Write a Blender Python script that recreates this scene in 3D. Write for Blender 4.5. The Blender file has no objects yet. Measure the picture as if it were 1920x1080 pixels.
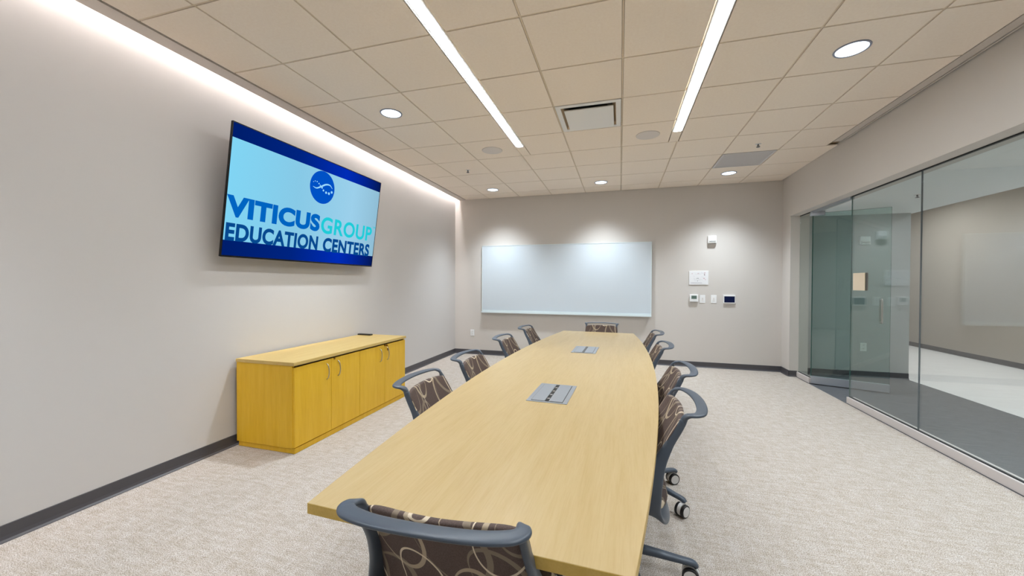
import bpy, bmesh, math, random
from mathutils import Vector, Matrix
random.seed(4)
S = bpy.context.scene
C = S.collection
PI = math.pi

# ------------------------------------------------------------------ camera
CAMZ = 1.3818
yaw, pitch, roll, FPX = -0.2782068, -0.0117704, 0.0036320, 707.21
cam_d = bpy.data.cameras.new('camera')
cam_d.sensor_fit = 'HORIZONTAL'; cam_d.sensor_width = 36.0
cam_d.lens = 36.0 * FPX / 1920.0
cam_d.clip_start = 0.02
cam = bpy.data.objects.new('camera', cam_d); C.objects.link(cam)
fw = Vector((math.sin(yaw)*math.cos(pitch), math.cos(yaw)*math.cos(pitch), math.sin(pitch)))
rt = Vector((math.cos(yaw), -math.sin(yaw), 0.0)); up = rt.cross(fw)
r2 = math.cos(roll)*rt + math.sin(roll)*up; u2 = -math.sin(roll)*rt + math.cos(roll)*up
M = Matrix((r2, u2, -fw)).transposed().to_4x4(); M.translation = Vector((0, 0, CAMZ))
cam.matrix_world = M
S.camera = cam

# ------------------------------------------------------------------ world, view
w = bpy.data.worlds.new('world'); S.world = w; w.use_nodes = True
w.node_tree.nodes['Background'].inputs[0].default_value = (0.9, 0.93, 1, 1)
w.node_tree.nodes['Background'].inputs[1].default_value = 0.15
S.view_settings.view_transform = 'Standard'; S.view_settings.look = 'None'
S.view_settings.exposure = 0.12; S.view_settings.gamma = 1.0
try: S.view_settings.use_curve_mapping = False
except Exception: pass

# ------------------------------------------------------------------ light levels
E_LINEAR = 55.0       # emission of the linear ceiling lights
E_COVE = 72.0          # emission of the strip in the wall slot
E_DOWN = 2.2          # emission of the downlight lenses
W_SPOT = 25.0         # beam of each downlight
W_CORR = 15.0  # emission of the lobby panels added out of view
COOL = (0.82, 0.92, 1.0)
NEUT = (1.0, 0.965, 0.93)
WARM = (1.0, 0.955, 0.96)

# ------------------------------------------------------------------ materials
def srgb(r, g, b):
    f = lambda c: (c/255/12.92) if c/255 <= .04045 else ((c/255+.055)/1.055)**2.4
    return (f(r), f(g), f(b), 1)
def mat(name, col, rough=.5, metal=0, spec=.5):
    m = bpy.data.materials.new(name); m.use_nodes = True
    b = m.node_tree.nodes['Principled BSDF']
    b.inputs['Base Color'].default_value = col
    b.inputs['Roughness'].default_value = rough; b.inputs['Metallic'].default_value = metal
    b.inputs['Specular IOR Level'].default_value = spec
    return m
def nodes(m): return m.node_tree.nodes, m.node_tree.links, m.node_tree.nodes['Principled BSDF']
def ramp(n, stops):
    r = n.new('ShaderNodeValToRGB'); e = r.color_ramp.elements
    while len(e) < len(stops): e.new(.5)
    for el, (p, c) in zip(e, stops): el.position = p; el.color = c
    return r
def coords(n, l, scale=(1, 1, 1), kind='Object', rot=(0, 0, 0)):
    t = n.new('ShaderNodeTexCoord'); mp = n.new('ShaderNodeMapping')
    mp.inputs['Scale'].default_value = scale; mp.inputs['Rotation'].default_value = rot
    l.new(t.outputs[kind], mp.inputs['Vector']); return mp.outputs['Vector']
def noise(n, l, vec, scale, detail=3, rough=.5):
    t = n.new('ShaderNodeTexNoise'); t.inputs['Scale'].default_value = scale
    t.inputs['Detail'].default_value = detail; t.inputs['Roughness'].default_value = rough
    l.new(vec, t.inputs['Vector']); return t.outputs['Fac']
def bump(n, l, b, h, strength, dist=.002):
    k = n.new('ShaderNodeBump'); k.inputs['Strength'].default_value = strength; k.inputs['Distance'].default_value = dist
    l.new(h, k.inputs['Height']); l.new(k.outputs['Normal'], b.inputs['Normal'])
def mix(n, l, fac, a, b, mode='MIX'):
    k = n.new('ShaderNodeMix'); k.data_type = 'RGBA'; k.blend_type = mode
    for s, v in ((k.inputs[0], fac), (k.inputs[6], a), (k.inputs[7], b)):
        if hasattr(v, 'is_linked'): l.new(v, s)
        else: s.default_value = v
    return k.outputs[2]

def paint(name, col, bumpy=.08):
    m = mat(name, col, .85, spec=.2); n, l, b = nodes(m)
    v = coords(n, l)
    bump(n, l, b, noise(n, l, v, 260, 2), bumpy, .001)
    return m
M_wall = paint('wall_paint', srgb(206, 202, 199))
M_wallb = paint('back_wall_paint', srgb(208, 202, 196))
M_corr = paint('corridor_paint', srgb(176, 180, 179))
M_corrceil = paint('corridor_ceiling_paint', srgb(240, 243, 243))
M_far = paint('far_wall_paint', srgb(176, 168, 158))
M_trim = mat('trim_paint', srgb(205, 196, 188), .6)

M_tile = mat('ceiling_tile', srgb(222, 206, 189), .95, spec=.1)
n, l, b = nodes(M_tile); v = coords(n, l)
f = noise(n, l, v, 55, 5, .7)
rp = ramp(n, [(.3, srgb(242, 228, 213)), (.7, srgb(247, 235, 221))]); l.new(f, rp.inputs[0]); l.new(rp.outputs[0], b.inputs['Base Color'])
bump(n, l, b, noise(n, l, v, 180, 4, .7), .25, .002)
M_grid = mat('ceiling_grid_metal', srgb(222, 204, 180), .5)
M_gridb = mat('ceiling_gap', srgb(150, 132, 108), .8)

# carpet
M_carpet = mat('loop_carpet', srgb(200, 190, 180), 1, spec=.05)
n, l, b = nodes(M_carpet)
v1 = coords(n, l); v2 = coords(n, l, (1.0, 4.2, 1), rot=(0, 0, .08)); v3 = coords(n, l, (6.0, 1.2, 1))
fine = noise(n, l, v1, 210, 2, .8)
r1 = ramp(n, [(.34, srgb(128, 116, 106)), (.48, srgb(192, 184, 177)), (.62, srgb(228, 224, 220))]); l.new(fine, r1.inputs[0])
streak = noise(n, l, v2, 9.0, 8, .75)
r2_ = ramp(n, [(.40, srgb(236, 231, 224)), (.50, srgb(246, 243, 240)), (.60, srgb(255, 255, 255))]); l.new(streak, r2_.inputs[0])
streak2 = noise(n, l, v3, 7, 6, .7)
r3 = ramp(n, [(.40, srgb(244, 241, 236)), (.62, srgb(255, 255, 255))]); l.new(streak2, r3.inputs[0])
c1 = mix(n, l, 1.0, r1.outputs[0], r2_.outputs[0], 'MULTIPLY'); c2 = mix(n, l, 1.0, c1, r3.outputs[0], 'MULTIPLY')
l.new(c2, b.inputs['Base Color']); bump(n, l, b, fine, .5, .004)
M_dcarpet = mat('dark_corridor_flooring', srgb(98, 100, 104), .65, spec=.3)
n, l, b = nodes(M_dcarpet); v2 = coords(n, l, (1, 7, 1)); fs = noise(n, l, v2, 6, 6, .7)
rp = ramp(n, [(.3, srgb(80, 82, 87)), (.7, srgb(104, 106, 110))]); l.new(fs, rp.inputs[0]); l.new(rp.outputs[0], b.inputs['Base Color'])
M_lfloor = mat('pale_lobby_flooring', srgb(216, 213, 211), .4, spec=.5)
n, l, b = nodes(M_lfloor); v2 = coords(n, l, (1, 5, 1)); fs = noise(n, l, v2, 2, 6, .6)
rp = ramp(n, [(.3, srgb(236, 234, 234)), (.7, srgb(246, 245, 245))]); l.new(fs, rp.inputs[0]); l.new(rp.outputs[0], b.inputs['Base Color'])

def wood(name, a, bb, c, axis, rough=.38):
    m = mat(name, a, rough, spec=.4); n, l, b = nodes(m)
    sc = {'x': (1.2, 16, 16), 'y': (16, 1.2, 16), 'z': (16, 16, 1.2)}[axis]
    v = coords(n, l, sc); f = noise(n, l, v, 1.6, 6, .62)
    rp = ramp(n, [(.30, c), (.5, a), (.72, bb)]); l.new(f, rp.inputs[0])
    sc2 = {'x': (3, 60, 60), 'y': (60, 3, 60), 'z': (60, 60, 3)}[axis]
    g = noise(n, l, coords(n, l, sc2), 2.5, 3, .6)
    rp2 = ramp(n, [(.35, srgb(250, 247, 243)), (.55, srgb(255, 255, 255))]); l.new(g, rp2.inputs[0])
    l.new(mix(n, l, 1.0, rp.outputs[0], rp2.outputs[0], 'MULTIPLY'), b.inputs['Base Color'])
    return m
M_table = wood('maple_table_laminate', srgb(192, 168, 121), srgb(196, 173, 127), srgb(187, 162, 113), 'y', .36)
M_tedge = wood('maple_table_edge', srgb(204, 172, 88), srgb(208, 178, 98), srgb(198, 166, 80), 'y', .4)
M_cab = wood('maple_cabinet_veneer', srgb(230, 184, 46), srgb(234, 190, 58), srgb(224, 176, 35), 'z', .42)
M_cabtop = wood('maple_cabinet_top', srgb(205, 176, 108), srgb(209, 181, 116), srgb(199, 167, 97), 'y', .36)
M_dark = mat('dark_gap', srgb(52, 36, 22), .8)
M_black = mat('black_plastic', srgb(22, 22, 24), .4)
M_tvb = mat('television_black', srgb(10, 10, 12), .3, spec=.3)
M_base = mat('vinyl_cove_base', srgb(74, 72, 76), .42)
M_frame = mat('charcoal_plastic', srgb(74, 84, 97), .36)
M_chrome = mat('brushed_steel', srgb(196, 192, 184), .28, 1)
M_alu = mat('satin_aluminium', srgb(178, 184, 192), .38, .65)
M_hub = mat('caster_hub', srgb(222, 220, 218), .4)
M_white = mat('white_plastic', srgb(238, 238, 238), .45)
M_whitep = mat('white_panel', srgb(232, 230, 228), .5)
M_lcd = mat('lcd_glass', srgb(98, 118, 108), .3)
M_navy = mat('navy_screen', srgb(10, 22, 62), .2)
M_grey = mat('grey_grille', srgb(196, 192, 190), .7)
M_grille = mat('return_grille', srgb(212, 208, 208), .7)
M_spkr = mat('speaker_mesh', srgb(220, 212, 206), .8)
M_trimring = mat('downlight_trim', srgb(150, 155, 175), .35)
M_gasket = mat('black_gasket', srgb(24, 28, 30), .6)
M_glassedge = mat('green_glass_edge', srgb(30, 86, 80), .15)
M_board = mat('glass_board', srgb(206, 215, 222), .22, spec=.5)
M_boardf = mat('board_frame', srgb(216, 226, 228), .35)
M_sign = mat('beige_sign', srgb(244, 226, 200), .6)
M_signb = mat('brown_sign_back', srgb(92, 80, 70), .6)
M_red = mat('faint_red_ink', srgb(205, 170, 176), .8)
M_ink = mat('dark_ink', srgb(90, 90, 96), .8)
M_brass = mat('brass_key', srgb(140, 96, 40), .35, .8)
M_curb = mat('curb_paint', srgb(206, 198, 195), .5)

def emis(name, col, s):
    m = bpy.data.materials.new(name); m.use_nodes = True; n = m.node_tree.nodes; l = m.node_tree.links
    n.clear(); e = n.new('ShaderNodeEmission'); o = n.new('ShaderNodeOutputMaterial')
    e.inputs[0].default_value = (*col[:3], 1); e.inputs[1].default_value = s; l.new(e.outputs[0], o.inputs[0]); return m
E_lin = emis('linear_diffuser_light', (.90, .955, 1), E_LINEAR)
E_cove = emis('cove_light', WARM, E_COVE)
E_down = emis('downlight_lens_light', COOL, E_DOWN)

def glass(name, tint, fzero=.085):
    m = bpy.data.materials.new(name); m.use_nodes = True; n = m.node_tree.nodes; l = m.node_tree.links
    n.clear(); o = n.new('ShaderNodeOutputMaterial'); t = n.new('ShaderNodeBsdfTransparent'); g = n.new('ShaderNodeBsdfGlossy')
    t.inputs[0].default_value = tint; g.inputs['Roughness'].default_value = 0.0
    geo = n.new('ShaderNodeNewGeometry'); d = n.new('ShaderNodeVectorMath'); d.operation = 'DOT_PRODUCT'
    l.new(geo.outputs['Incoming'], d.inputs[0]); l.new(geo.outputs['Normal'], d.inputs[1])
    def mt(op, a, b=None):
        k = n.new('ShaderNodeMath'); k.operation = op
        for i, q in enumerate((a, b)):
            if q is None: continue
            if hasattr(q, 'is_linked'): l.new(q, k.inputs[i])
            else: k.inputs[i].default_value = q
        return k.outputs[0]
    c = mt('ABSOLUTE', d.outputs['Value']); p = mt('POWER', mt('SUBTRACT', 1.0, c), 5.0)
    fr = mt('ADD', mt('MULTIPLY', p, .92), fzero)
    mx = n.new('ShaderNodeMixShader'); l.new(fr, mx.inputs[0]); l.new(t.outputs[0], mx.inputs[1]); l.new(g.outputs[0], mx.inputs[2])
    l.new(mx.outputs[0], o.inputs[0]); return m
M_glass = glass('partition_glass', (.935, .965, .955, 1))
M_doorglass = glass('door_glass', (.80, .90, .88, 1), .05)

# patterned chair fabric: overlapping ovals on brown
def fabric():
    m = mat('oval_pattern_fabric', srgb(112, 98, 92), .85, spec=.2); n, l, b = nodes(m)
    t = n.new('ShaderNodeUVMap'); t.uv_map = 'UVMap'
    sx = n.new('ShaderNodeSeparateXYZ'); l.new(t.outputs[0], sx.inputs[0])
    def mt(op, *a):
        k = n.new('ShaderNodeMath'); k.operation = op
        for i, q in enumerate(a):
            if hasattr(q, 'is_linked'): l.new(q, k.inputs[i])
            else: k.inputs[i].default_value = q
        return k.outputs[0]
    oi = n.new('ShaderNodeObjectInfo'); ph = mt('MULTIPLY', oi.outputs['Random'], .05)
    X = mt('ADD', sx.outputs[0], ph); Y = mt('ADD', sx.outputs[1], mt('MULTIPLY', oi.outputs['Random'], .06))
    PX, PY = .40, .36
    def ring(cx, cy, rx, ry, wid, rot=0.0, vary=.6):
        dx = mt('SUBTRACT', mt('MODULO', mt('ADD', X, 10*PX - cx + PX/2), PX), PX/2)
        dy = mt('SUBTRACT', mt('MODULO', mt('ADD', Y, 10*PY - cy + PY/2), PY), PY/2)
        cr, sr = math.cos(rot), math.sin(rot)
        ax = mt('ADD', mt('MULTIPLY', dx, cr/rx), mt('MULTIPLY', dy, sr/rx))
        ay = mt('ADD', mt('MULTIPLY', dx, -sr/ry), mt('MULTIPLY', dy, cr/ry))
        r = mt('SQRT', mt('ADD', mt('MULTIPLY', ax, ax), mt('MULTIPLY', ay, ay)))
        # width swells on one side of the oval
        wv = mt('MULTIPLY', mt('ADD', mt('MULTIPLY', ax, vary), 1.0), wid/min(rx, ry))
        return mt('LESS_THAN', mt('ABSOLUTE', mt('SUBTRACT', r, 1.0)), wv)
    fine = noise(n, l, coords(n, l, (1, 1, 1)), 420, 2)
    bs = ramp(n, [(.35, srgb(88, 75, 71)), (.65, srgb(106, 92, 87))]); l.new(fine, bs.inputs[0])
    col = bs.outputs[0]
    tan, sand, cream = srgb(140, 127, 112), srgb(178, 162, 140), srgb(222, 208, 186)
    col = mix(n, l, ring(.05, .04, .085, .150, .0042, .25, .8), col, tan)
    col = mix(n, l, ring(.25, .16, .080, .145, .0044, -.2, .8), col, tan)
    col = mix(n, l, ring(.16, .28, .062, .130, .0036, .35, .8), col, tan)
    col = mix(n, l, ring(.09, .19, .060, .125, .0036, .05, .7), col, sand)
    col = mix(n, l, ring(.31, .05, .066, .130, .0032, .12, .7), col, sand)
    col = mix(n, l, ring(.18, .08, .070, .145, .0022, -.12, .3), col, cream)
    col = mix(n, l, ring(.36, .24, .058, .120, .0020, .3, .3), col, cream)
    l.new(col, b.inputs['Base Color']); bump(n, l, b, fine, .3, .001)
    return m
M_fabric = fabric()

# ------------------------------------------------------------------ mesh helpers
def obj(name, bm, m, parent=None, smooth=False, bevel=0, sub=0):
    me = bpy.data.meshes.new(name)
    bmesh.ops.recalc_face_normals(bm, faces=bm.faces)
    bm.to_mesh(me); bm.free()
    for k in (m if isinstance(m, (list, tuple)) else [m]): me.materials.append(k)
    if smooth:
        for p in me.polygons: p.use_smooth = True
    o = bpy.data.objects.new(name, me); C.objects.link(o)
    if parent: o.parent = parent
    if bevel:
        k = o.modifiers.new('bevel', 'BEVEL'); k.width = bevel; k.segments = 2; k.limit_method = 'ANGLE'; k.angle_limit = .7
    if sub:
        k = o.modifiers.new('sub', 'SUBSURF'); k.levels = sub; k.render_levels = sub
    return o
def box(bm, x0, x1, y0, y1, z0, z1, T=None, mi=0):
    vs = [bm.verts.new(Vector(p)) for p in ((x0,y0,z0),(x1,y0,z0),(x1,y1,z0),(x0,y1,z0),(x0,y0,z1),(x1,y0,z1),(x1,y1,z1),(x0,y1,z1))]
    if T:
        for q in vs: q.co = T @ q.co
    for f in ((0,3,2,1),(4,5,6,7),(0,1,5,4),(1,2,6,5),(2,3,7,6),(3,0,4,7)):
        fc = bm.faces.new([vs[i] for i in f]); fc.material_index = mi
    return bm
def bx(*a, **k): return box(bmesh.new(), *a, **k)
def cyl(bm, p0, p1, r0, r1=None, seg=24):
    r1 = r0 if r1 is None else r1
    p0, p1 = Vector(p0), Vector(p1); d = (p1-p0).normalized()
    a = d.cross(Vector((0,0,1))) if abs(d.z) < .9 else d.cross(Vector((1,0,0)))
    a.normalize(); c = d.cross(a)
    A = [bm.verts.new(p0 + r0*(math.cos(t)*a+math.sin(t)*c)) for t in [2*PI*i/seg for i in range(seg)]]
    B = [bm.verts.new(p1 + r1*(math.cos(t)*a+math.sin(t)*c)) for t in [2*PI*i/seg for i in range(seg)]]
    for i in range(seg):
        j = (i+1) % seg; bm.faces.new((A[i], A[j], B[j], B[i]))
    bm.faces.new(A[::-1]); bm.faces.new(B); return bm
def lathe(bm, prof, c=(0,0,0), seg=32):
    rings = []
    for r, z in prof:
        rings.append([bm.verts.new((c[0]+r*math.cos(2*PI*i/seg), c[1]+r*math.sin(2*PI*i/seg), c[2]+z)) for i in range(seg)])
    for a, b2 in zip(rings, rings[1:]):
        for i in range(seg):
            j = (i+1) % seg; bm.faces.new((a[i], a[j], b2[j], b2[i]))
    if prof[0][0] > 1e-5: bm.faces.new(rings[0][::-1])
    if prof[-1][0] > 1e-5: bm.faces.new(rings[-1])
    return bm
def catmull(P, n):
    out = []
    P = [Vector(p) for p in P]
    Q = [P[0]*2-P[1]] + P + [P[-1]*2-P[-2]]
    for i in range(1, len(Q)-2):
        for k in range(n):
            t = k/n
            out.append(.5*((2*Q[i]) + (-Q[i-1]+Q[i+1])*t + (2*Q[i-1]-5*Q[i]+4*Q[i+1]-Q[i+2])*t*t + (-Q[i-1]+3*Q[i]-3*Q[i+1]+Q[i+2])*t**3))
    out.append(P[-1]); return out
def interp(vals, n):
    out = []
    for a, b2 in zip(vals, vals[1:]):
        for k in range(n):
            t = k/n; out.append(tuple(a[i]*(1-t)+b2[i]*t for i in range(len(a))) if isinstance(a, (tuple, list, Vector)) else a*(1-t)+b2*t)
    out.append(vals[-1]); return out
def sweep(bm, pts, sides, wid, thk, seg=10, cap=True):
    """superellipse section swept along pts; sides = direction of the section's width at each point"""
    rings = []
    N = len(pts)
    for i in range(N):
        t = (pts[min(i+1, N-1)] - pts[max(i-1, 0)]).normalized()
        s = Vector(sides[i]); s = (s - t*s.dot(t)).normalized(); u = t.cross(s)
        ring = []
        for k in range(seg):
            a = 2*PI*k/seg; ca, sa = math.cos(a), math.sin(a)
            q = lambda c: math.copysign(abs(c)**.55, c)
            ring.append(bm.verts.new(pts[i] + s*q(ca)*wid[i]/2 + u*q(sa)*thk[i]/2))
        rings.append(ring)
    for a, b2 in zip(rings, rings[1:]):
        for i in range(seg):
            j = (i+1) % seg; bm.faces.new((a[i], a[j], b2[j], b2[i]))
    if cap: bm.faces.new(rings[0][::-1]); bm.faces.new(rings[-1])
    return bm
def tube(bm, pts, r, seg=10, closed=False):
    n_ = len(pts); pts = [Vector(p) for p in pts]; s = None; rings = []
    for i in range(n_):
        t = (pts[min(i+1, n_-1)] - pts[max(i-1, 0)]).normalized()
        if s is None: s = t.cross(Vector((0,0,1))) if abs(t.z) < .9 else t.cross(Vector((1,0,0)))
        s = (s - t*s.dot(t)).normalized(); u = t.cross(s)
        rings.append([bm.verts.new(pts[i] + r*(math.cos(2*PI*k/seg)*s + math.sin(2*PI*k/seg)*u)) for k in range(seg)])
    for a, b2 in zip(rings, rings[1:]):
        for i in range(seg):
            j = (i+1) % seg; bm.faces.new((a[i], a[j], b2[j], b2[i]))
    bm.faces.new(rings[0][::-1]); bm.faces.new(rings[-1]); return bm

def thing(name, label, cat, loc=(0,0,0), rz=0, group=None):
    o = bpy.data.objects.new(name, None); C.objects.link(o); o.empty_display_size = .1
    o.location = loc; o.rotation_euler = (0, 0, rz)
    return tag(o, label, cat, group)
def tag(o, label, cat, group=None):
    o['label'] = label; o['category'] = cat
    if group: o['group'] = group
    return o
def struct(name, bm, m, parent=None, **k):
    o = obj(name, bm, m, parent, **k)
    if not parent: o['kind'] = 'structure'
    return o
def relabel(o, label): o['label'] = label; return o
def dup(root, loc, rz, label, group=None, base_turn=0.0):
    r = root.copy(); C.objects.link(r); r.location = loc; r.rotation_euler = (0, 0, rz)
    if label: r['label'] = label
    if group: r['group'] = group
    for ch in list(root.children):
        c = ch.copy(); C.objects.link(c); c.parent = r
        if base_turn and ch.name.split('.')[0] in ('leg', 'caster'): c.rotation_euler = (0, 0, base_turn)
        for g in list(ch.children):
            d = g.copy(); C.objects.link(d); d.parent = c
    return r

# ------------------------------------------------------------------ dimensions
H = 3.0174
YB = 6.886; YF = -2.1
XL = -3.14; XSLOT = -3.05; XGR = -2.912
XR = 2.445; XGL = 2.585; HB = 2.408
CZ = 2.43; XC = 4.06; YE = 6.868; XF = 6.40

# ------------------------------------------------------------------ shell
struct('floor', bx(XL-.1, 2.545, YF-.1, YB+.1, -.12, 0), M_carpet)
struct('floor_corridor', bx(2.545, XC, YF-.1, YE+.2, -.12, -.002), M_dcarpet)
struct('floor_lobby', bx(XC, XF+.2, YF-.1, 14.2, -.12, 0), M_lfloor)
struct('wall_left', bx(XL-.12, XL, YF-.1, YB+.1, 0, 3.4), M_wall)
bm = bx(XL, XR+.26, YB, YB+.12, 0, 3.4)
struct('wall_back', bm, M_wallb)
struct('wall_front', bx(XL, 2.7, YF-.12, YF, 0, 3.4), M_wall)
bm = bx(XR, 2.70, YF, 6.60, HB, 3.3)
struct('wall_right', bm, M_wallb)
bm = bx(XR+.016, 2.70, 6.60, YB, 0, 3.3)
struct('wall_pilaster', bm, M_wallb)
struct('ceiling_slab', bx(XL, 2.7, YF, YB, 3.30, 3.4), M_gridb)
# baseboards, with a small toe
def cove_base(name, a, b2, nrm):
    a, b2, nn = Vector(a), Vector(b2), Vector(nrm)
    bm = bmesh.new(); prof = [(0, 0), (.022, 0), (.020, .004), (.010, .012), (.006, .03), (.006, .088), (0, .09)]
    A = [bm.verts.new(a + nn*p + Vector((0,0,q))) for p, q in prof]; B = [bm.verts.new(b2 + nn*p + Vector((0,0,q))) for p, q in prof]
    for i in range(len(prof)):
        j = (i+1) % len(prof); bm.faces.new((A[i], A[j], B[j], B[i]))
    bm.faces.new(A); bm.faces.new(B[::-1])
    return struct(name, bm, M_base)
cove_base('baseboard_left', (XL, YF, 0), (XL, YB, 0), (1, 0, 0))
cove_base('baseboard_back', (XL, YB, 0), (XR+.016, YB, 0), (0, -1, 0))
cove_base('baseboard_pilaster', (XR+.016, 6.594, 0), (XR+.016, YB, 0), (-1, 0, 0))
cove_base('baseboard_pilaster_end', (XR+.005, 6.60, 0), (2.562, 6.60, 0), (0, -1, 0))
cove_base('baseboard_corridor_end', (2.72, YE, 0), (XC, YE, 0), (0, -1, 0))
cove_base('baseboard_lobby', (XF, YF, 0), (XF, 14, 0), (-1, 0, 0))
# suspended ceiling: tiles with open joints over a grid
X0, Y0, P = -2.43007, 2.25559, .61
xs = [XGR] + [X0 + P*k for k in range(0, 8)] + [2.335]
ys = [YF] + [Y0 + P*k for k in range(-7, 8)] + [YB]
xs = sorted(x for x in xs if x <= 2.335); ys = sorted(y for y in ys if y >= YF)
LT = [(-1.21, -1.105), (.53, .632)]      # linear light slots in x
YL0, YL1 = .215, 4.385                     # lit length
G = .0075
bm = bmesh.new()
for i in range(len(xs)-1):
    for j in range(len(ys)-1):
        a, b_, c, d = xs[i], xs[i+1], ys[j], ys[j+1]
        cx, cy = (a+b_)/2, (c+d)/2
        if abs(cx+.295) < .05 and abs(cy-3.78) < .05: continue
        if abs(cx-1.535) < .05 and abs(cy-5.61) < .05: continue
        if cy < 4.7 and cy > YL0:
            if abs(a+1.21) < .01: a = -1.105
            if abs(b_-.62) < .01: b_ = .530
            if abs(a-.62) < .01: a = .632
        x1 = b_
        if i == len(xs)-2 and cy > 5.19: x1 = XR-.002+G
        dz = 0
        if abs(cx+2.735) > .05 and abs(cx+2.125) < .05 and abs(cy-1.34) < .05: dz = 0
        box(bm, a+G, x1-G, c+G, d-G, H, H+.015)
struct('ceiling', bm, M_tile, bevel=.002)
bm = bmesh.new()
for x in xs[1:-1]: box(bm, x-.005, x+.005, YF, YB, H+.004, H+.03)
for y in ys[1:-1]: box(bm, XGR, 2.335, y-.005, y+.005, H+.0035, H+.029)
struct('trim_1', bm, M_grid)
struct('ceiling_backing', bx(XGR-.02, XR, YF, YB, H+.03, H+.035), M_gridb)
# cove slot edge on the left
struct('trim_2', bx(XSLOT, XGR-.012, YF, YB, H-.002, H+.275), M_trim)
struct('trim_3', bx(XGR-.014, XGR-.002, YF, YB, H+.012, H+.02), M_gridb)
# shade pocket cover by the header
struct('trim_4', bx(2.340, 2.412, YF, 5.185, H+.002, H+.028), M_trim, bevel=.002)
struct('trim_5', bx(2.412, XR, YF, 5.185, H+.024, H+.029), M_gasket)
struct('trim_6', bx(2.418, 2.43, YF, 5.16, H-.003, H+.012), M_trim)
# glass wall: curb, panes, gaskets
struct('trim_7', bx(2.556, 2.636, YF, 5.30, 0, .075), M_curb, bevel=.003)
struct('trim_8', bx(2.556, 2.636, 6.215, 6.60, 0, .075), M_curb, bevel=.003)
t = .006
def pane(name, y0, y1, z0=.075, z1=HB):
    o = struct(name, bx(XGL-t, XGL+t, y0, y1, z0, z1), M_glass)
    g = bmesh.new()
    box(g, XGL-t-.004, XGL+t+.004, y0, y1, z1-.010, z1-.0005); box(g, XGL-t-.004, XGL+t+.004, y0, y1, z0+.0005, z0+.007)
    obj('gasket', g, M_gasket, o)
    return o
p1 = pane('window_1', 3.20, 4.240); p2 = pane('window_2', 4.246, 5.292); p3 = pane('window_3', 6.222, 6.598); p4 = pane('window_4', 2.15, 3.194)
for pn, nm, y in ((p2, 'glass_edge', 5.2935), (p3, 'glass_edge', 6.2205), (p1, 'silicone_joint', 4.243), (p4, 'silicone_joint', 3.197)):
    g = bx(XGL-t*.9, XGL+t*.9, y-.0013 - (.0015 if 'joint' in nm else 0), y+.0013 + (.0015 if 'joint' in nm else 0), .082, HB-.011)
    obj(nm, g, M_glassedge if 'edge' in nm else mat('silicone', srgb(84, 92, 98), .5), pn)
struct('window_5', bx(XGL-t, XGL+t, YF, 2.145, .075, HB), M_glass)
struct('trim_9', bx(XGL-.02, XGL+.02, 5.296, 6.218, HB-.03, HB-.0005), M_alu)
# corridor and lobby
struct('wall_corridor_end', bx(2.70, XC, YE, YE+.15, 0, 3.35), M_corr)
struct('ceiling_corridor', bx(2.705, XC, YF, YE, CZ, CZ+.08), M_corrceil)
struct('ceiling_corridor_edge', bx(XC-.01, XC+.05, YF, YE+.15, CZ-.001, 3.3), M_corrceil)
struct('ceiling_lobby', bx(XC, XF+.2, YF, 14.2, 3.05, 3.15), M_corrceil)
struct('wall_lobby', bx(XF, XF+.15, YF, 14.2, 0, 3.3), M_far)
struct('wall_lobby_end', bx(XC-1.4, XF, 14, 14.15, 0, 3.3), M_far)
struct('wall_corridor_front', bx(2.6, XF, YF-.12, YF, 0, 3.3), M_far)
struct('wall_lobby_side', bx(XC-.12, XC, YE+.15, 14, 0, 3.3), M_far)

# ------------------------------------------------------------------ lights
def lamp(kind, name, loc, parent=None, rot=(0,0,0), **k):
    d = bpy.data.lights.new(name, kind)
    for a, v_ in k.items(): setattr(d, a, v_)
    o = bpy.data.objects.new(name, d); C.objects.link(o); o.location = loc; o.rotation_euler = rot
    if parent: o.parent = parent
    return o
def linear(x0, x1, label):
    o = thing('linear_light', label, 'ceiling light', ((x0+x1)/2, (YL0+YL1)/2, H), group='recessed linear ceiling lights')
    hw = (x1-x0)/2; hl = (YL1-YL0)/2
    lw = .030
    g = bmesh.new()
    for s in (-1, 1):
        box(g, min(s*hw*.97, s*lw), max(s*hw*.97, s*lw), -hl, hl, .0015, .018)
        box(g, min(s*hw*1.0, s*(hw-.006)), max(s*hw*1.0, s*(hw-.006)), -hl, hl, -.003, .0015)
    obj('housing', g, M_white, o)
    obj('end_filler', bx(-hw*.95, hw*.95, hl, hl+.31, .001, .012), M_tile, o)
    obj('diffuser', bx(-lw+.0005, lw-.0005, -hl, hl-.001, -.001, .012), E_lin, o)
    return o
linear(*LT[0], 'long slim recessed strip light nearer the wall with the television')
linear(*LT[1], 'long slim recessed strip light nearer the glass partition')
# light strip hidden in the slot above the left wall
cv = thing('cove_strip_light', 'bright strip light tucked in the ceiling slot along the left wall', 'ceiling light', (-3.075, (YB+YF)/2, H+.215))
hl = (YB-YF)/2-.02
obj('housing', bx(-.012, .024, -hl, hl, .02, .05), M_white, cv)
obj('lens', bx(-.018, .018, -hl, hl, .010, .020), E_cove, cv)
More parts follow.
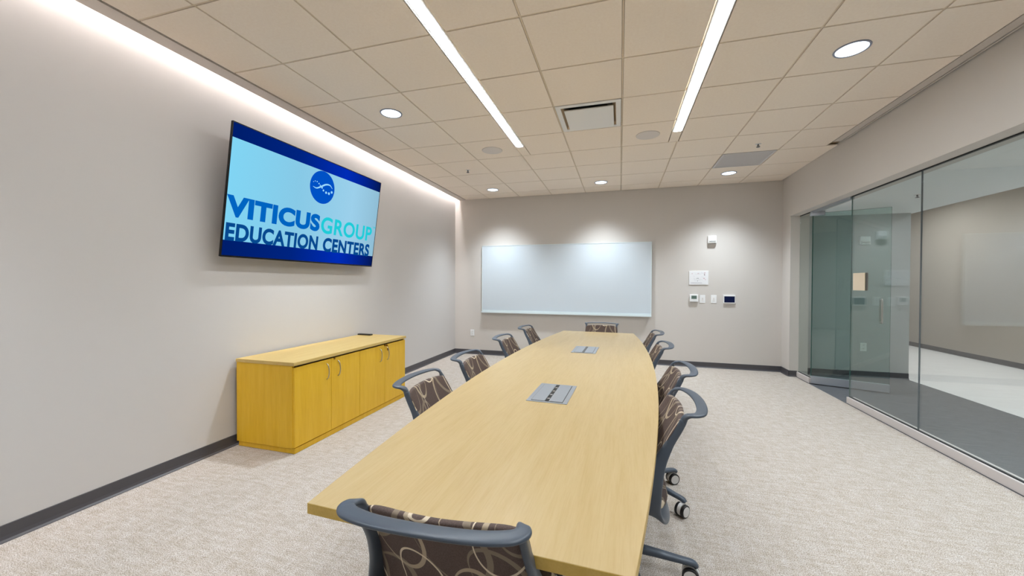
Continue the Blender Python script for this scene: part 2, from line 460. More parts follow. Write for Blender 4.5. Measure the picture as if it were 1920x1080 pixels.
# downlights
def downlight(x, y, label):
    o = thing('recessed_downlight', label, 'ceiling light', (x, y, H), group='round recessed downlights')
    obj('trim_ring', lathe(bmesh.new(), [(.090, -.001), (.092, -.006), (.101, -.006), (.104, -.001)], seg=40), M_trimring, o, smooth=True)
    obj('lens', lathe(bmesh.new(), [(0, -.004), (.0905, -.0035), (.0905, -.001), (0, -.0009)], seg=40), E_down, o)
    lamp('SPOT', 'beam', (0, 0, -.03), o, energy=W_SPOT, spot_size=math.radians(112), spot_blend=.45, color=COOL, shadow_soft_size=.06)
    lamp('SPOT', 'core_beam', (0, 0, -.03), o, energy=W_SPOT*6.2, spot_size=math.radians(98), spot_blend=1.0, color=COOL, shadow_soft_size=.06)
    return o
downlight(-2.128, 3.19, 'round recessed downlight in the ceiling above the television')
downlight(1.537, 3.18, 'large round recessed downlight nearest the glass partition, in the foreground ceiling')
downlight(-2.14, 6.25, 'small round downlight at the far left, above the left end of the whiteboard')
downlight(-.302, 6.25, 'small round downlight above the middle of the whiteboard wall')
downlight(1.53, 6.22, 'small round downlight at the far right, just behind the grey return grille')
downlight(-2.128, .13, 'round recessed downlight behind the camera on the left')
downlight(1.537, .13, 'round recessed downlight behind the camera on the right')
# unseen lights added to brighten lobby and corridor (lobby ones sit above the opening)
def fill_panel(x, y, z, sx, sy, wt, label):
    o = thing('lobby_fill_light', label, 'ceiling light', (x, y, z), group='unseen added lights outside the glass partition')
    obj('frame', bx(-sx/2-.02, sx/2+.02, -sy/2-.02, sy/2+.02, -.008, -.001), M_white, o)
    obj('panel', bx(-sx/2, sx/2, -sy/2, sy/2, -.012, -.008), emis('fill_panel_light', (.97, .98, 1), wt), o)
fill_panel(5.3, 6.6, 3.05, .6, 1.2, W_CORR, 'unseen added light panel in the lobby beyond the glass')
fill_panel(5.3, 9.6, 3.05, .6, 1.2, W_CORR, 'unseen added light panel at the far end of the lobby')
fill_panel(5.3, 3.2, 3.05, .6, 1.2, W_CORR, 'unseen added light panel in the near part of the lobby')
def corr_fill(x, y, label):  # added out of view to light the corridor ceiling and end wall
    o = thing('corridor_fill_light', label, 'ceiling light', (x, y, CZ), group='unseen added corridor lights')
    obj('trim_ring', lathe(bmesh.new(), [(.090, -.001), (.092, -.006), (.101, -.006), (.104, -.001)], seg=32), M_trimring, o, smooth=True)
    obj('lens', lathe(bmesh.new(), [(0, -.004), (.0905, -.0035), (.0905, -.001), (0, -.0009)], seg=32), emis('fill_lens_light', COOL, 1.2), o)
    lamp('SPOT', 'beam', (0, 0, -.03), o, energy=110, spot_size=math.radians(140), spot_blend=1.0, color=COOL, shadow_soft_size=.09)
corr_fill(3.62, 1.0, 'unseen added light in the corridor ceiling, the one farther from the glass door')
corr_fill(3.62, 3.2, 'unseen added light in the corridor ceiling, the one closer to the glass door')

# ------------------------------------------------------------------ ceiling fittings
def speaker(x, y, label):
    o = tag(obj('ceiling_speaker', lathe(bmesh.new(), [(0, -.007), (.11, -.006), (.122, -.004), (.126, -.0005)], (0, 0, 0), 40), M_spkr, smooth=True), label, 'speaker', 'round ceiling speakers')
    o.location = (x, y, H); return o
speaker(-1.52, 4.41, 'round grey ceiling speaker beside the far end of the left strip light')
speaker(.285, 4.41, 'round grey ceiling speaker beside the far end of the right strip light')
def sprinkler(x, y, z, label):
    o = thing('fire_sprinkler', label, 'sprinkler', (x, y, z), group='pendent fire sprinklers')
    obj('escutcheon', lathe(bmesh.new(), [(0, -.004), (.026, -.004), (.03, -.0005)]), M_whitep, o, smooth=True)
    obj('body', lathe(bmesh.new(), [(.008, -.004), (.007, -.016), (.003, -.020), (.003, -.032), (0, -.033)], seg=14), M_ink, o, smooth=True)
    g = bmesh.new(); tube(g, [(-.008, 0, -.012), (-.011, 0, -.022), (-.004, 0, -.031)], .0018, 6); tube(g, [(.008, 0, -.012), (.011, 0, -.022), (.004, 0, -.031)], .0018, 6)
    obj('frame_arms', g, M_ink, o)
    obj('deflector', lathe(bmesh.new(), [(0, -.035), (.020, -.035), (.020, -.033), (0, -.033)], seg=16), M_ink, o)
sprinkler(-2.12, 5.08, H, 'small fire sprinkler on the left side of the ceiling')
sprinkler(1.54, 5.03, H, 'small dark fire sprinkler in front of the grey return grille')
sprinkler(3.312, 5.51, CZ, 'fire sprinkler on the corridor ceiling seen through the glass')
# supply diffuser
o = thing('supply_air_diffuser', 'square white supply air diffuser with a floating panel between the strip lights', 'air vent', (-.295, 3.78, H))
g = bmesh.new(); a, i_ = .295, .250
for s in ((-a, a, -a, -i_), (-a, a, i_, a), (-a, -i_, -i_, i_), (i_, a, -i_, i_)): box(g, s[0], s[1], s[2], s[3], -.003, .006)
obj('frame', g, M_whitep, o)
g = bmesh.new()
q0 = [g.verts.new((sx*i_, sy*i_, .003)) for sx, sy in ((-1,-1),(1,-1),(1,1),(-1,1))]; q1 = [g.verts.new((sx*.19, sy*.19, .10)) for sx, sy in ((-1,-1),(1,-1),(1,1),(-1,1))]
for k in range(4): g.faces.new((q0[k], q0[(k+1)%4], q1[(k+1)%4], q1[k]))
g.faces.new(q1)
obj('plenum', g, mat('plenum_metal', srgb(214, 190, 160), .6), o)
obj('gap_shade', bx(-.22, .22, -.247, -.19, .012, .02), M_black, o)  # black strip stands in for shade in the gap on the near side
obj('center_panel', bx(-.222, .228, -.205, .232, -.014, -.002), M_whitep, o, bevel=.004)
for sx in (-1, 1):
    for sy in (-1, 1): obj('hanger', cyl(bmesh.new(), (sx*.17, sy*.17, -.004), (sx*.17, sy*.17, .09), .004, seg=8), M_ink, o)
# ceiling backing must not close the plenum: the dark inside it is a black strip
o = thing('return_air_grille', 'square grey perforated return air grille near the far right of the ceiling', 'air vent', (1.535, 5.61, H))
g = bmesh.new(); a, i_ = .296, .272
for s in ((-a, a, -a, -i_), (-a, a, i_, a), (-a, -i_, -i_, i_), (i_, a, -i_, i_)): box(g, s[0], s[1], s[2], s[3], -.003, .006)
obj('frame', g, M_grille, o)
g = bmesh.new()
for k in range(32): box(g, -i_, i_, -i_+k*.017, -i_+k*.017+.011, .000, .004)
obj('louvre_panel', g, M_grille, o)
obj('backing', bx(-i_, i_, -i_, i_, .008, .010), M_grey, o)

# ------------------------------------------------------------------ glass door (swung out into the corridor)
dv = Vector((3.305-2.572, 5.92-6.19, 0)); dl = dv.length
door = bpy.data.objects.new('door_1', None); C.objects.link(door); door['kind'] = 'structure'
door.location = (2.572, 6.19, 0); door.rotation_euler = (0, 0, math.atan2(dv.y, dv.x))
obj('glass_leaf', bx(0, dl, -.006, .006, .11, 2.368), M_doorglass, door)
g = bmesh.new(); box(g, -.0015, 0, -.006, .006, .11, 2.368); box(g, dl, dl+.0015, -.006, .006, .11, 2.368); box(g, 0, dl, -.006, .006, 2.368, 2.3695)
obj('glass_edge', g, M_glassedge, door)
obj('bottom_rail', bx(-.004, dl+.002, -.022, .022, .012, .112), M_alu, door, bevel=.002)
obj('patch_fitting', bx(-.03, .13, -.018, .018, 2.335, 2.395), M_alu, door, bevel=.003)
g = bmesh.new()
for s in (-1,):
    hx = dl-.085
    pts = catmull([(hx, s*.004, 1.19), (hx, s*.045, 1.195), (hx, s*.062, 1.165), (hx, s*.062, 1.04), (hx, s*.062, .925), (hx, s*.045, .895), (hx, s*.004, .90)], 6)
    tube(g, pts, .0105, 12)
h1 = obj('pull_handle', g, M_chrome, door, smooth=True)
g = bmesh.new(); pts = catmull([(hx, .004, 1.19), (hx, .045, 1.195), (hx, .062, 1.165), (hx, .062, 1.04), (hx, .062, .925), (hx, .045, .895), (hx, .004, .90)], 6)
tube(g, pts, .0105, 12); obj('pull_handle', g, M_chrome, door, smooth=True)

# sign on the glass
o = thing('door_sign', 'small plain beige sign plate mounted on the glass pane beside the door', 'sign', (XGL, 5.128, 1.417))
obj('front_plate', bx(-.014, -.0065, -.105, .105, -.098, .098), M_sign, o, bevel=.001)
obj('back_plate', bx(.0065, .018, -.108, .108, -.098, .098), M_signb, o, bevel=.001)

# ------------------------------------------------------------------ wall fittings
def wall_thing(name, label, cat, x, z, y=YB, group=None): return thing(name, label, cat, (x, y, z), group=group)
def strobe(x, z, y, label):
    o = wall_thing('strobe_alarm', label, 'fire alarm', x, z, y, 'white wall strobe alarms')
    obj('housing', bx(-.064, .064, -.042, -.0005, -.05, .072), M_white, o, bevel=.006)
    obj('lens', bx(-.052, .052, -.062, -.042, -.046, .004), mat('clear_lens', srgb(214, 214, 210), .12), o, bevel=.006)
    g = bmesh.new()
    for k in (-.036, -.016, .002, .020, .038): cyl(g, (k, -.0628, -.020+.004*math.sin(k*200)), (k, -.0615, -.020), .0075, seg=8)
    obj('flash_tube', g, M_ink, o)
    return o
strobe(1.452, 2.105, YB, 'white strobe fire alarm high on the back wall right of the whiteboard')
strobe(3.50, 2.03, YE, 'white strobe alarm on the grey corridor end wall behind the open glass door')
def outlet(x, z, y, label):
    o = wall_thing('wall_outlet', label, 'outlet', x, z, y, 'white wall outlets')
    obj('cover_plate', bx(-.04, .04, -.006, -.0005, -.062, .062), M_white, o, bevel=.002)
    for s in (-1, 1):
        r_ = obj('receptacle', bx(-.017, .017, -.0085, -.006, s*.026-.015, s*.026+.015), M_whitep, o, bevel=.001)
        g = bmesh.new()
        for dx in (-.006, .006): box(g, dx-.0014, dx+.0014, -.0090, -.0084, s*.026-.003, s*.026+.007)
        obj('slot', g, M_ink, r_)
outlet(-2.768, .42, YB, 'white duplex outlet low on the back wall left of the chairs')
outlet(3.512, .452, YE, 'white duplex outlet low on the grey corridor wall seen through the glass door')
def switch(x, z, label):
    o = wall_thing('wall_switch', label, 'switch', x, z, group='white wall switches beside the thermostat')
    obj('cover_plate', bx(-.042, .042, -.006, -.0005, -.066, .066), M_white, o, bevel=.002)
    obj('rocker', bx(-.017, .017, -.010, -.006, -.033, .033), M_whitep, o, bevel=.001)
    obj('indicator', bx(-.006, .006, -.0106, -.0098, -.004, .008), M_grey, o)
switch(1.321, 1.137, 'white wall switch plate right next to the thermostat')
switch(1.489, 1.139, 'white wall switch plate between the other switch and the touch panel')
o = wall_thing('thermostat', 'white thermostat with a grey display on the back wall', 'thermostat', 1.188, 1.150)
obj('case', bx(-.064, .064, -.034, -.0005, -.060, .060), M_white, o, bevel=.005)
obj('display', bx(-.040, .040, -.0352, -.0335, -.012, .042), M_lcd, o)
obj('buttons', bx(-.020, .020, -.0356, -.0335, -.026, -.018), M_whitep, o)
o = wall_thing('touch_panel', 'wall touch panel with a dark navy screen and white rim', 'control panel', 1.716, 1.139)
obj('case', bx(-.086, .086, -.026, -.0005, -.068, .068), M_white, o, bevel=.004)
obj('screen', bx(-.076, .076, -.0272, -.0255, -.052, .048), M_navy, o)
# floor plan in an acrylic holder
o = wall_thing('floor_plan_sign', 'clear acrylic holder with a faint printed floor plan right of the whiteboard', 'sign', 1.260, 1.488)
obj('holder', bx(-.148, .148, -.010, -.0005, -.116, .116), M_whitep, o, bevel=.002)
g = bmesh.new(); box(g, -.138, .138, -.0112, -.0098, -.104, .104); rr = random.Random(3)
for k in range(16):
    cx, cz = rr.uniform(-.12, .07), rr.uniform(-.05, .08); wv, hv = rr.uniform(.01, .03), rr.uniform(.01, .03)
    box(g, cx-.0007, cx+wv, -.0118, -.0111, cz-.0007, cz+.0007, mi=1); box(g, cx-.0007, cx+.0007, -.0118, -.0111, cz, cz+hv, mi=1)
for k in range(5): box(g, -.12, .05, -.0118, -.0111, -.078-k*.003, -.077-k*.003, mi=1)
for (cx, cz, s_) in ((-.10, .07, .008), (-.01, .07, .01), (.09, .08, .012), (.09, .05, .01), (.08, -.01, .012), (.10, -.03, .008)): box(g, cx-s_, cx+s_, -.0121, -.0112, cz-s_*.5, cz+s_*.5, mi=2)
for (cx, cz) in ((-.026, -.014), (-.018, -.05), (-.008, -.01), (.083, .06), (.087, .045)): box(g, cx-.004, cx+.004, -.0121, -.0112, cz-.006, cz+.006, mi=3)
obj('sheet', g, [mat('paper', srgb(232, 231, 232), .7), mat('grey_ink', srgb(176, 176, 182), .8), M_red, M_ink], o)

# whiteboard
o = thing('whiteboard', 'wide frameless glass whiteboard with a silver tray on the back wall', 'whiteboard', (-1.018, YB, 1.465))
hw, hh = 1.538, .638
obj('panel', bx(-hw, hw, -.042, -.020, -hh+.03, hh), M_board, o, bevel=.002)
g = bmesh.new()
box(g, -hw-.003, -hw+.010, -.046, -.018, -hh+.02, hh+.003); box(g, hw-.010, hw+.003, -.046, -.018, -hh+.02, hh+.003); box(g, -hw, hw, -.046, -.018, hh-.008, hh+.003)
obj('frame', g, M_boardf, o)
obj('mounting_rail', bx(-hw+.05, hw-.05, -.020, -.0005, -hh+.05, hh-.05), M_alu, o)
g = bmesh.new(); box(g, -hw, hw, -.085, -.018, -hh-.004, -hh+.006); box(g, -hw, hw, -.088, -.080, -hh-.006, -hh+.022); box(g, -hw, hw, -.047, -.03, -hh, -hh+.045)
obj('tray', g, M_boardf, o, bevel=.002)
# ------------------------------------------------------------------ television
Bp = Vector((-3.0, 0, 1.585)); Tp = Vector((-2.86, 0, 2.626)); upv = (Tp-Bp).normalized(); nv = Vector((0,1,0)).cross(upv)
if nv.x < 0: nv = -nv
TS, TE, TH = 2.205, 4.073, 1.0504
tv = thing('television', 'large wall mounted flat television tilted down, showing blue and teal lettering', 'television')
Mt = Matrix((Vector((0,1,0)), upv, nv)).transposed().to_4x4(); Mt.translation = Vector((-3.0, TS, 1.585))
tv.matrix_world = Mt      # local x = along the wall, y = up the screen, z = out of the screen
TW = TE-TS
obj('housing', bx(0, TW, 0, TH, -.018, -.001), M_tvb, tv, bevel=.004)
obj('rear_cover', bx(.35, TW-.35, .14, .78, -.055, -.018), M_tvb, tv, bevel=.006)
g = bmesh.new(); b_ = .008
box(g, 0, TW, 0, .014, -.001, .003); box(g, 0, TW, TH-b_, TH, -.001, .003); box(g, 0, b_, 0, TH, -.001, .003); box(g, TW-b_, TW, 0, TH, -.001, .003)
obj('bezel', g, M_tvb, tv)
def screenmat(name, col, s=1.0): return emis(name, col, s)
def tvflat(name, mtr, x0, x1, y0, y1, z, par=tv): return obj(name, bx(x0, x1, y0, y1, z-.0004, z), mtr, par)
m_bar = bpy.data.materials.new('screen_navy_bar'); m_bar.use_nodes = True
n = m_bar.node_tree.nodes; l = m_bar.node_tree.links; n.clear(); e_ = n.new('ShaderNodeEmission'); o_ = n.new('ShaderNodeOutputMaterial')
tc = n.new('ShaderNodeTexCoord'); sp = n.new('ShaderNodeSeparateXYZ'); l.new(tc.outputs['Object'], sp.inputs[0])
mr = n.new('ShaderNodeMapRange'); mr.inputs[2].default_value = TW; l.new(sp.outputs[0], mr.inputs[0])
rp = ramp(n, [(0, srgb(0, 28, 102)), (.35, srgb(0, 34, 124)), (.68, srgb(0, 42, 176)), (1, srgb(4, 22, 78))]); l.new(mr.outputs[0], rp.inputs[0])
l.new(rp.outputs[0], e_.inputs[0]); l.new(e_.outputs[0], o_.inputs[0])
scr = tvflat('screen', m_bar, b_, TW-b_, .014, TH-b_, .001)
m_sky = bpy.data.materials.new('screen_sky'); m_sky.use_nodes = True
n = m_sky.node_tree.nodes; l = m_sky.node_tree.links; n.clear(); e_ = n.new('ShaderNodeEmission'); o_ = n.new('ShaderNodeOutputMaterial')
tc = n.new('ShaderNodeTexCoord'); sp = n.new('ShaderNodeSeparateXYZ'); l.new(tc.outputs['Object'], sp.inputs[0])
mr = n.new('ShaderNodeMapRange'); mr.inputs[2].default_value = TW; l.new(sp.outputs[0], mr.inputs[0])
rp = ramp(n, [(0, srgb(124, 205, 235)), (.35, srgb(130, 194, 222)), (.75, srgb(150, 200, 226)), (1, srgb(138, 182, 204))]); l.new(mr.outputs[0], rp.inputs[0])
l.new(rp.outputs[0], e_.inputs[0]); l.new(e_.outputs[0], o_.inputs[0])
tvflat('picture', m_sky, b_, TW-b_, .134, .931, .0016, scr)
m_t1 = screenmat('screen_blue_text', srgb(0, 96, 186)); m_t2 = screenmat('screen_teal_text', srgb(30, 196, 208)); m_t3 = screenmat('screen_navy_text', srgb(6, 70, 138)); m_logo = screenmat('screen_logo_blue', srgb(0, 78, 190)); m_w = screenmat('screen_pale', srgb(150, 212, 246))
def word(name, s, x0, x1, y0, y1, mt_, bold, z=.0022, par=None):
    cu = bpy.data.curves.new(name, 'FONT'); cu.body = s; cu.offset = bold; cu.size = 1; cu.resolution_u = 6; cu.space_character = 1.06
    to = bpy.data.objects.new(name, cu); C.objects.link(to); bpy.context.view_layer.update()
    me = bpy.data.meshes.new_from_object(to); bpy.data.objects.remove(to)
    X = [q.co.x for q in me.vertices]; Y = [q.co.y for q in me.vertices]
    for q in me.vertices:
        q.co = Vector((x0+(q.co.x-min(X))/(max(X)-min(X))*(x1-x0), y0+(q.co.y-min(Y))/(max(Y)-min(Y))*(y1-y0), z))
    me.materials.clear(); me.materials.append(mt_)
    ob = bpy.data.objects.new(name, me); C.objects.link(ob); ob.parent = par or scr; return ob
word('lettering', 'VITICUS', 2.213-TS, 3.166-TS, .320, .492, m_t1, .052)
word('lettering', 'GROUP', 3.184-TS, 4.000-TS, .312, .486, m_t2, .026)
word('lettering', 'TM', 4.004-TS, 4.054-TS, .478, .498, m_t2, .01)
word('lettering', 'EDUCATION', 2.226-TS, 3.166-TS, .130, .274, m_t3, .040, .0023)
word('lettering', 'CENTERS', 3.236-TS, 3.988-TS, .124, .274, m_t3, .040, .0023)
g = bmesh.new(); cyl(g, (3.153-TS, .768, .0018), (3.153-TS, .768, .0022), .162, seg=64); obj('emblem_disc', g, m_logo, scr)
g = bmesh.new()
pts = catmull([(3.030-TS, .752, .0026), (3.075-TS, .745, .0026), (3.130-TS, .772, .0026), (3.190-TS, .806, .0026), (3.245-TS, .812, .0026), (3.283-TS, .785, .0026)], 8)
wd = [.004+.012*math.sin(PI*i/(len(pts)-1)) for i in range(len(pts))]
sweep(g, pts, [(0,1,0)]*len(pts), wd, [.0008]*len(pts), 8); obj('emblem_wave', g, m_w, scr)
g = bmesh.new()
for (y_, h_, r_) in ((3.030, .797, .004), (3.050, .808, .005), (3.075, .808, .006), (3.100, .795, .007), (3.118, .782, .006), (3.145, .764, .009), (3.166, .742, .010), (3.204, .728, .012), (3.243, .727, .013), (3.279, .748, .013)):
    cyl(g, (y_-TS, h_, .0022), (y_-TS, h_, .0027), r_, seg=16)
obj('emblem_dots', g, m_w, scr)
g = bmesh.new(); T_ = Mt.inverted()
box(g, XL+.0005, -3.075, 2.75, 3.52, 1.86, 2.33, T_); box(g, -3.085, -3.02, 2.80, 2.84, 1.85, 2.30, T_); box(g, -3.085, -3.02, 3.43, 3.47, 1.85, 2.30, T_)
obj('wall_bracket', g, M_black, tv)

# ------------------------------------------------------------------ credenza
X0c, X1c, Y0c, Y1c, HC = -3.105, -2.500, 2.415, 4.045, .742
cr = thing('credenza', 'long low maple credenza with four doors against the left wall', 'cabinet', (X0c, Y0c, 0))
Wc, Lc = X1c-X0c, Y1c-Y0c
obj('top', bx(0, Wc+.006, -.006, Lc+.006, HC-.028, HC), M_cabtop, cr, bevel=.002)
g = bmesh.new(); box(g, 0, Wc-.020, 0, .02, .045, HC-.028); box(g, 0, Wc-.022, Lc-.02, Lc, .045, HC-.028); box(g, 0, .012, 0.02, Lc-.02, .045, HC-.028); box(g, .012, Wc-.022, .02, Lc-.02, .045, .065)
obj('body', g, M_cab, cr, bevel=.0015)
obj('plinth', bx(.01, Wc-.008, .01, Lc-.01, .002, .045), M_cab, cr, bevel=.001)
obj('reveal', bx(.012, Wc-.026, .02, Lc-.02, .065, HC-.029), M_dark, cr)
ed = [0.004, .408, .795, 1.225, Lc-.004]
ed = [.004, .407, .795, 1.213, Lc-.004]
for k in range(4):
    d_ = obj('door', bx(Wc-.022, Wc-.002, ed[k]+.0015, ed[k+1]-.0015, .052, HC-.044), M_cab, cr, bevel=.0012)
    yh = {0: ed[1]-.055, 1: ed[1]+.085, 2: ed[3]-.085, 3: ed[3]+.045}[k]
    zt, zb = .665, .525
    g = bmesh.new(); tube(g, catmull([(Wc-.002, yh, zt), (Wc+.016, yh, zt-.018), (Wc+.025, yh, (zt+zb)/2), (Wc+.016, yh, zb+.018), (Wc-.002, yh, zb)], 6), .0048, 8)
    obj('handle', g, M_chrome, d_, smooth=True)
    if k in (1, 3):
        yl = yh-.048
        g = bmesh.new(); cyl(g, (Wc-.002, yl, .694), (Wc+.004, yl, .694), .009, seg=16); obj('lock', g, M_brass, d_)
        if k == 3:
            g = bmesh.new(); box(g, Wc+.004, Wc+.022, yl-.0015, yl+.0015, .688, .700); cyl(g, (Wc+.028, yl-.002, .694), (Wc+.028, yl+.002, .694), .011, seg=14)
            tube(g, [(Wc+.03, yl+.005, .69), (Wc+.03, yl+.018, .68), (Wc+.029, yl+.02, .655)], .003, 6); box(g, Wc+.026, Wc+.031, yl+.006, yl+.024, .635, .660)
            obj('keys', g, M_brass, d_)
o = tag(obj('remote_control', bx(-.095, .095, -.022, .022, 0, .016), M_black, bevel=.004), 'black remote control lying on the far end of the credenza', 'remote control')
o.location = (-3.005, 3.955, HC+.0005); o.rotation_euler = (0, 0, -.02)

# ------------------------------------------------------------------ table
ang = math.atan2(-.140, 4.27)
tb = thing('conference_table', 'long boat-shaped maple conference table in the middle of the room', 'table', (-.348, 3.008, 0), ang)
ZT = .74; TH_ = .032
L2 = 2.137
def outline(inset=0.0):
    pts = []
    N = 40
    for i in range(N+1):
        yv = -L2 + 2*L2*i/N; hwid = .455 + .148*(1-(yv/L2)**2)
        pts.append((hwid-inset, yv*(1-inset/L2)))
    return pts + [(-x, y) for x, y in reversed(pts)]
def slab(pts, z0, z1):
    g = bmesh.new(); a = [g.verts.new((x, y, z0)) for x, y in pts]; b2 = [g.verts.new((x, y, z1)) for x, y in pts]
    g.faces.new(a[::-1]); f = g.faces.new(b2)
    for i in range(len(pts)):
        j = (i+1) % len(pts); s_ = g.faces.new((a[i], a[j], b2[j], b2[i])); s_.material_index = 1
    return g
obj('tabletop', slab(outline(), ZT-TH_, ZT), [M_table, M_tedge], tb, bevel=.002)
for yc in (-1.15, 1.15):
    p_ = obj('pedestal', bx(-.26, .26, yc-.09, yc+.09, .03, ZT-TH_-.001), M_cab, tb, bevel=.003)
    obj('foot', bx(-.30, .30, yc-.12, yc+.12, .002, .03), M_black, p_)
obj('modesty_panel', bx(-.015, .015, -1.06, 1.06, .25, ZT-TH_-.001), M_cab, tb)
def boxport(cx, cy, label):
    o = thing('cable_port', label, 'cable port', (cx, cy, ZT+.0005), ang, 'grey flip-lid cable ports in the table')
    hx, hy = .113, .188
    obj('frame', bx(-hx, hx, -hy, hy, 0, .0028), M_alu, o, bevel=.001)
    obj('well', bx(-.088, .088, -hy+.014, hy-.014, .0026, .0034), M_black, o)
    for s in (-1, 1): obj('lid', bx(min(s*.0855, s*.011), max(s*.0855, s*.011), -hy+.017, hy-.017, .003, .0058), M_alu, o, bevel=.0008)
    for k in range(4): y_ = -.12+k*.075; obj('socket', bx(-.007, .007, y_-.006, y_+.006, .0032, .0046), M_grey, o)
boxport(-.372, 2.187, 'grey cable port with two lids in the near half of the tabletop')
boxport(-.317, 3.717, 'grey cable port with two lids in the far half of the tabletop, toward the whiteboard')

# ------------------------------------------------------------------ chairs (face +y)
def chair():
    o = thing('conference_chair', 'chair', 'chair')
    # back frame: two uprights with shell-like lower part and a bottom bridge
    g = bmesh.new()
    path = [(-.198, -.243, .818), (-.200, -.222, .775), (-.204, -.188, .715), (-.216, -.150, .640), (-.232, -.122, .560), (-.228, -.115, .480), (-.195, -.122, .405), (-.125, -.172, .358), (0, -.198, .345)]
    path = path + [(-x, y, z) for x, y, z in reversed(path[:-1])]
    sd = [(.15, 1, .35), (.15, 1, .3), (.1, 1, .4), (.1, 1, .3), (.05, 1, 0), (0, 1, 0), (.0, 1, .2), (0, .7, .8), (0, .3, 1)]
    sd = sd + [(-x, y, z) for x, y, z in reversed(sd[:-1])]
    wd = [.030, .032, .036, .054, .080, .084, .078, .066, .060]; wd = wd + wd[:-1][::-1]
    tk = [.022, .022, .022, .022, .020, .020, .020, .018, .018]; tk = tk + tk[:-1][::-1]
    n_ = 4
    sweep(g, catmull(path, n_), interp(sd, n_), interp(wd, n_), interp(tk, n_), 10)
    obj('back_frame', g, M_frame, o, smooth=True, sub=1)
    # looped handle at the top
    g = bmesh.new()
    hp = [(-.199, -.238, .806), (-.200, -.248, .829), (-.206, -.266, .840), (-.207, -.288, .843), (-.182, -.309, .844), (-.110, -.327, .846), (0, -.334, .848)]
    hp = hp + [(-x, y, z) for x, y, z in reversed(hp[:-1])]
    # width direction runs across the flat band
    hs = [(.3, 1, .3), (.8, .35, .2), (1, 0, 0), (.9, .5, 0), (.45, 1, 0), (.15, 1, -.05), (0, 1, -.08)]
    hs = hs + [(-x, y, z) for x, y, z in reversed(hs[:-1])]
    hs = [Vector(s) for s in hs]
    for i in range(len(hs)//2+1, len(hs)): hs[i] = -Vector((hs[i].x, hs[i].y, hs[i].z)) if False else hs[i]
    hwid = [.028, .028, .034, .042, .046, .046, .046]; hwid = hwid + hwid[:-1][::-1]
    htk = [.020, .018, .015, .013, .013, .013, .013]; htk = htk + htk[:-1][::-1]
    sweep(g, catmull(hp, n_), interp([tuple(h_) for h_ in hs], n_), interp(hwid, n_), interp(htk, n_), 10)
    obj('handle_loop', g, M_frame, o, smooth=True, sub=1)
    # upholstered back, slightly dished
    prof = [(-.128, .392, .165), (-.120, .43, .196), (-.108, .50, .214), (-.112, .57, .220), (-.133, .64, .216), (-.167, .71, .212), (-.202, .775, .209), (-.220, .812, .206), (-.225, .824, .196)]
    g = bmesh.new(); uvl = g.loops.layers.uv.new('UVMap'); NU = 14
    def grid(off):
        R_ = []
        s_ = 0; last = None
        for (yy, zz, hw_) in prof:
            if last: s_ += math.hypot(yy-last[0], zz-last[1])
            last = (yy, zz)
            row = []
            for k in range(NU+1):
                u_ = -1+2*k/NU
                edge = max(0, abs(u_)-.86)/.14
                dish = -.030*(1-u_*u_)
                row.append((g.verts.new((u_*hw_, yy+dish+off*(1-.8*edge), zz-.012*abs(u_)**6*(1 if zz > .79 else 0))), u_*hw_, s_))
            R_.append(row)
        return R_
    F = grid(.010); B_ = grid(-.012)
    def face(q, flip):
        fc = g.faces.new([t_[0] for t_ in (q[::-1] if flip else q)])
        for lp in fc.loops:
            for t_ in q:
                if t_[0] is lp.vert: lp[uvl].uv = (t_[1], t_[2])
    nr = len(prof)
    for i in range(nr-1):
        for k in range(NU):
            face([F[i][k], F[i][k+1], F[i+1][k+1], F[i+1][k]], False); face([B_[i][k], B_[i][k+1], B_[i+1][k+1], B_[i+1][k]], True)
        for k in (0, NU): face([F[i][k], F[i+1][k], B_[i+1][k], B_[i][k]], k == NU)
    for k in range(NU):
        face([F[0][k], F[0][k+1], B_[0][k+1], B_[0][k]], True); face([F[-1][k], F[-1][k+1], B_[-1][k+1], B_[-1][k]], False)
    obj('backrest', g, M_fabric, o, smooth=True, sub=1)
    # seat
    g = bmesh.new(); uvl = g.loops.layers.uv.new('UVMap')
    pr = []
    for i in range(28):
        a = 2*PI*i/28; ca, sa = math.cos(a), math.sin(a)
        pr.append((math.copysign(abs(ca)**.5, ca)*.235, math.copysign(abs(sa)**.5, sa)*.225+.03))
    R_ = []
    for (sc, z) in ((.88, .418), (.98, .428), (1.0, .448), (.97, .468), (.80, .478), (.35, .474)):
        R_.append([g.verts.new((x*sc, (y-.03)*sc+.03, z)) for x, y in pr])
    for a_, b2 in zip(R_, R_[1:]):
        for i in range(28):
            j = (i+1) % 28; g.faces.new((a_[i], a_[j], b2[j], b2[i]))
    g.faces.new(R_[0][::-1]); g.faces.new(R_[-1])
    for fc in g.faces:
        for lp in fc.loops: lp[uvl].uv = (lp.vert.co.x, lp.vert.co.y)
    obj('seat', g, M_fabric, o, smooth=True)
    g = bmesh.new(); box(g, -.09, .09, -.14, .12, .355, .418); box(g, -.045, .045, -.155, -.08, .352, .385)
    obj('tilt_mechanism', g, M_black, o, bevel=.01)
    g = bmesh.new(); cyl(g, (0, 0, .10), (0, 0, .24), .028, seg=18); cyl(g, (0, 0, .24), (0, 0, .36), .016, seg=18)
    obj('gas_column', g, M_black, o, smooth=False)
    base = obj('base_hub', lathe(bmesh.new(), [(.0, .080), (.045, .082), (.046, .118), (.034, .130), (0, .131)], seg=24), M_frame, o, smooth=True)
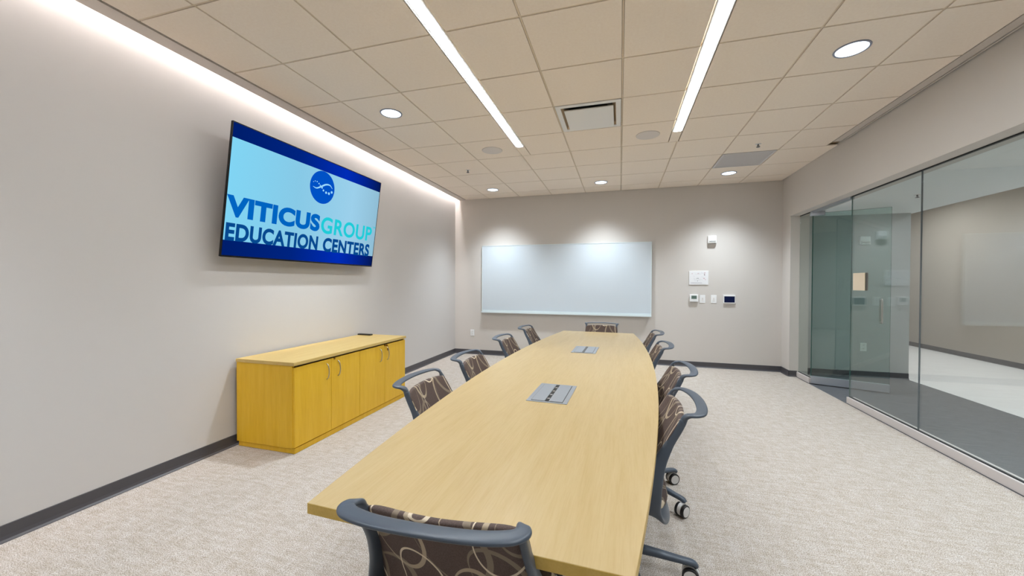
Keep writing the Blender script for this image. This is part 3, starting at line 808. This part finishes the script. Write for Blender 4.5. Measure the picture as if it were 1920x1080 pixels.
    for k in range(5):
        a = 2*PI*k/5 + PI/2 + PI/5
        R = Matrix.Rotation(a, 4, 'Z')
        g = bmesh.new()
        pts = [R @ Vector(p_) for p_ in catmull([(.03, 0, .118), (.14, 0, .110), (.26, 0, .098), (.315, 0, .092), (.332, 0, .078)], 4)]
        sweep(g, pts, [R @ Vector((0, 1, 0))]*len(pts), interp([.046, .044, .038, .034, .028], 4), interp([.036, .030, .024, .024, .022], 4), 10)
        obj('leg', g, M_frame, o, smooth=True)
        R2 = Matrix.Translation(R @ Vector((.325, 0, 0))) @ Matrix.Rotation(PI/2+(-.35, .2, -.15, .3, .1)[k], 4, 'Z')
        g = bmesh.new()
        for s in (-1, 1):
            c0 = R2 @ Vector((.018, s*.010, .037)); c1 = R2 @ Vector((.018, s*.028, .037)); cyl(g, c0, c1, .037, seg=28)
        cyl(g, R2 @ Vector((0, 0, .04)), R2 @ Vector((0, 0, .088)), .008, seg=10)
        cs = obj('caster', g, M_black, o, bevel=.003)
        g = bmesh.new()
        for s in (-1, 1):
            c0 = R2 @ Vector((.018, s*.0281, .037)); c1 = R2 @ Vector((.018, s*.0300, .037)); cyl(g, c0, c1, .029, seg=28)
        cyl(g, R2 @ Vector((.018, -.0095, .042)), R2 @ Vector((.018, .0095, .042)), .037, seg=24)
        obj('hub_cap', g, M_hub, cs)
    return o
first = chair()
GR = 'patterned conference chairs around the table'
spots = [
 (-.412, 1.026, .05, 'patterned conference chair at the near end of the table, seen from behind'),
 (-.820, 1.925, -PI/2, 'patterned conference chair nearest the camera on the credenza side of the table'),
 (-.825, 2.640, -PI/2, 'second patterned chair from the camera on the credenza side of the table'),
 (-.855, 3.640, -PI/2, 'third patterned chair from the camera on the credenza side of the table'),
 (-.840, 4.540, -PI/2, 'farthest patterned chair on the credenza side, left of the whiteboard end'),
 (-.235, 4.995, PI, 'patterned chair at the far head of the table, facing the camera'),
 (.018, 1.895, PI/2, 'patterned conference chair nearest the camera on the glass side of the table'),
 (.115, 2.630, PI/2, 'second patterned chair from the camera on the glass side of the table'),
 (.105, 3.600, PI/2, 'third patterned chair from the camera on the glass side of the table'),
 (.120, 4.480, PI/2, 'farthest patterned chair on the glass side of the table'),
]
for i, (x, y, rz, lab) in enumerate(spots):
    if i == 0:
        first.location = (x, y, 0); first.rotation_euler = (0, 0, rz); first['label'] = lab; first['group'] = GR
    else: dup(first, (x, y, 0), rz, lab, GR, (0, .2, -.4, .5, .1, .3, 0.0, PI/5, .3, -.3)[i])

# the chair at the near end has its seat raised a little
for ch in first.children:
    if ch.name.split('.')[0] in ('back_frame', 'handle_loop', 'backrest', 'seat', 'tilt_mechanism'): ch.location.z = .022
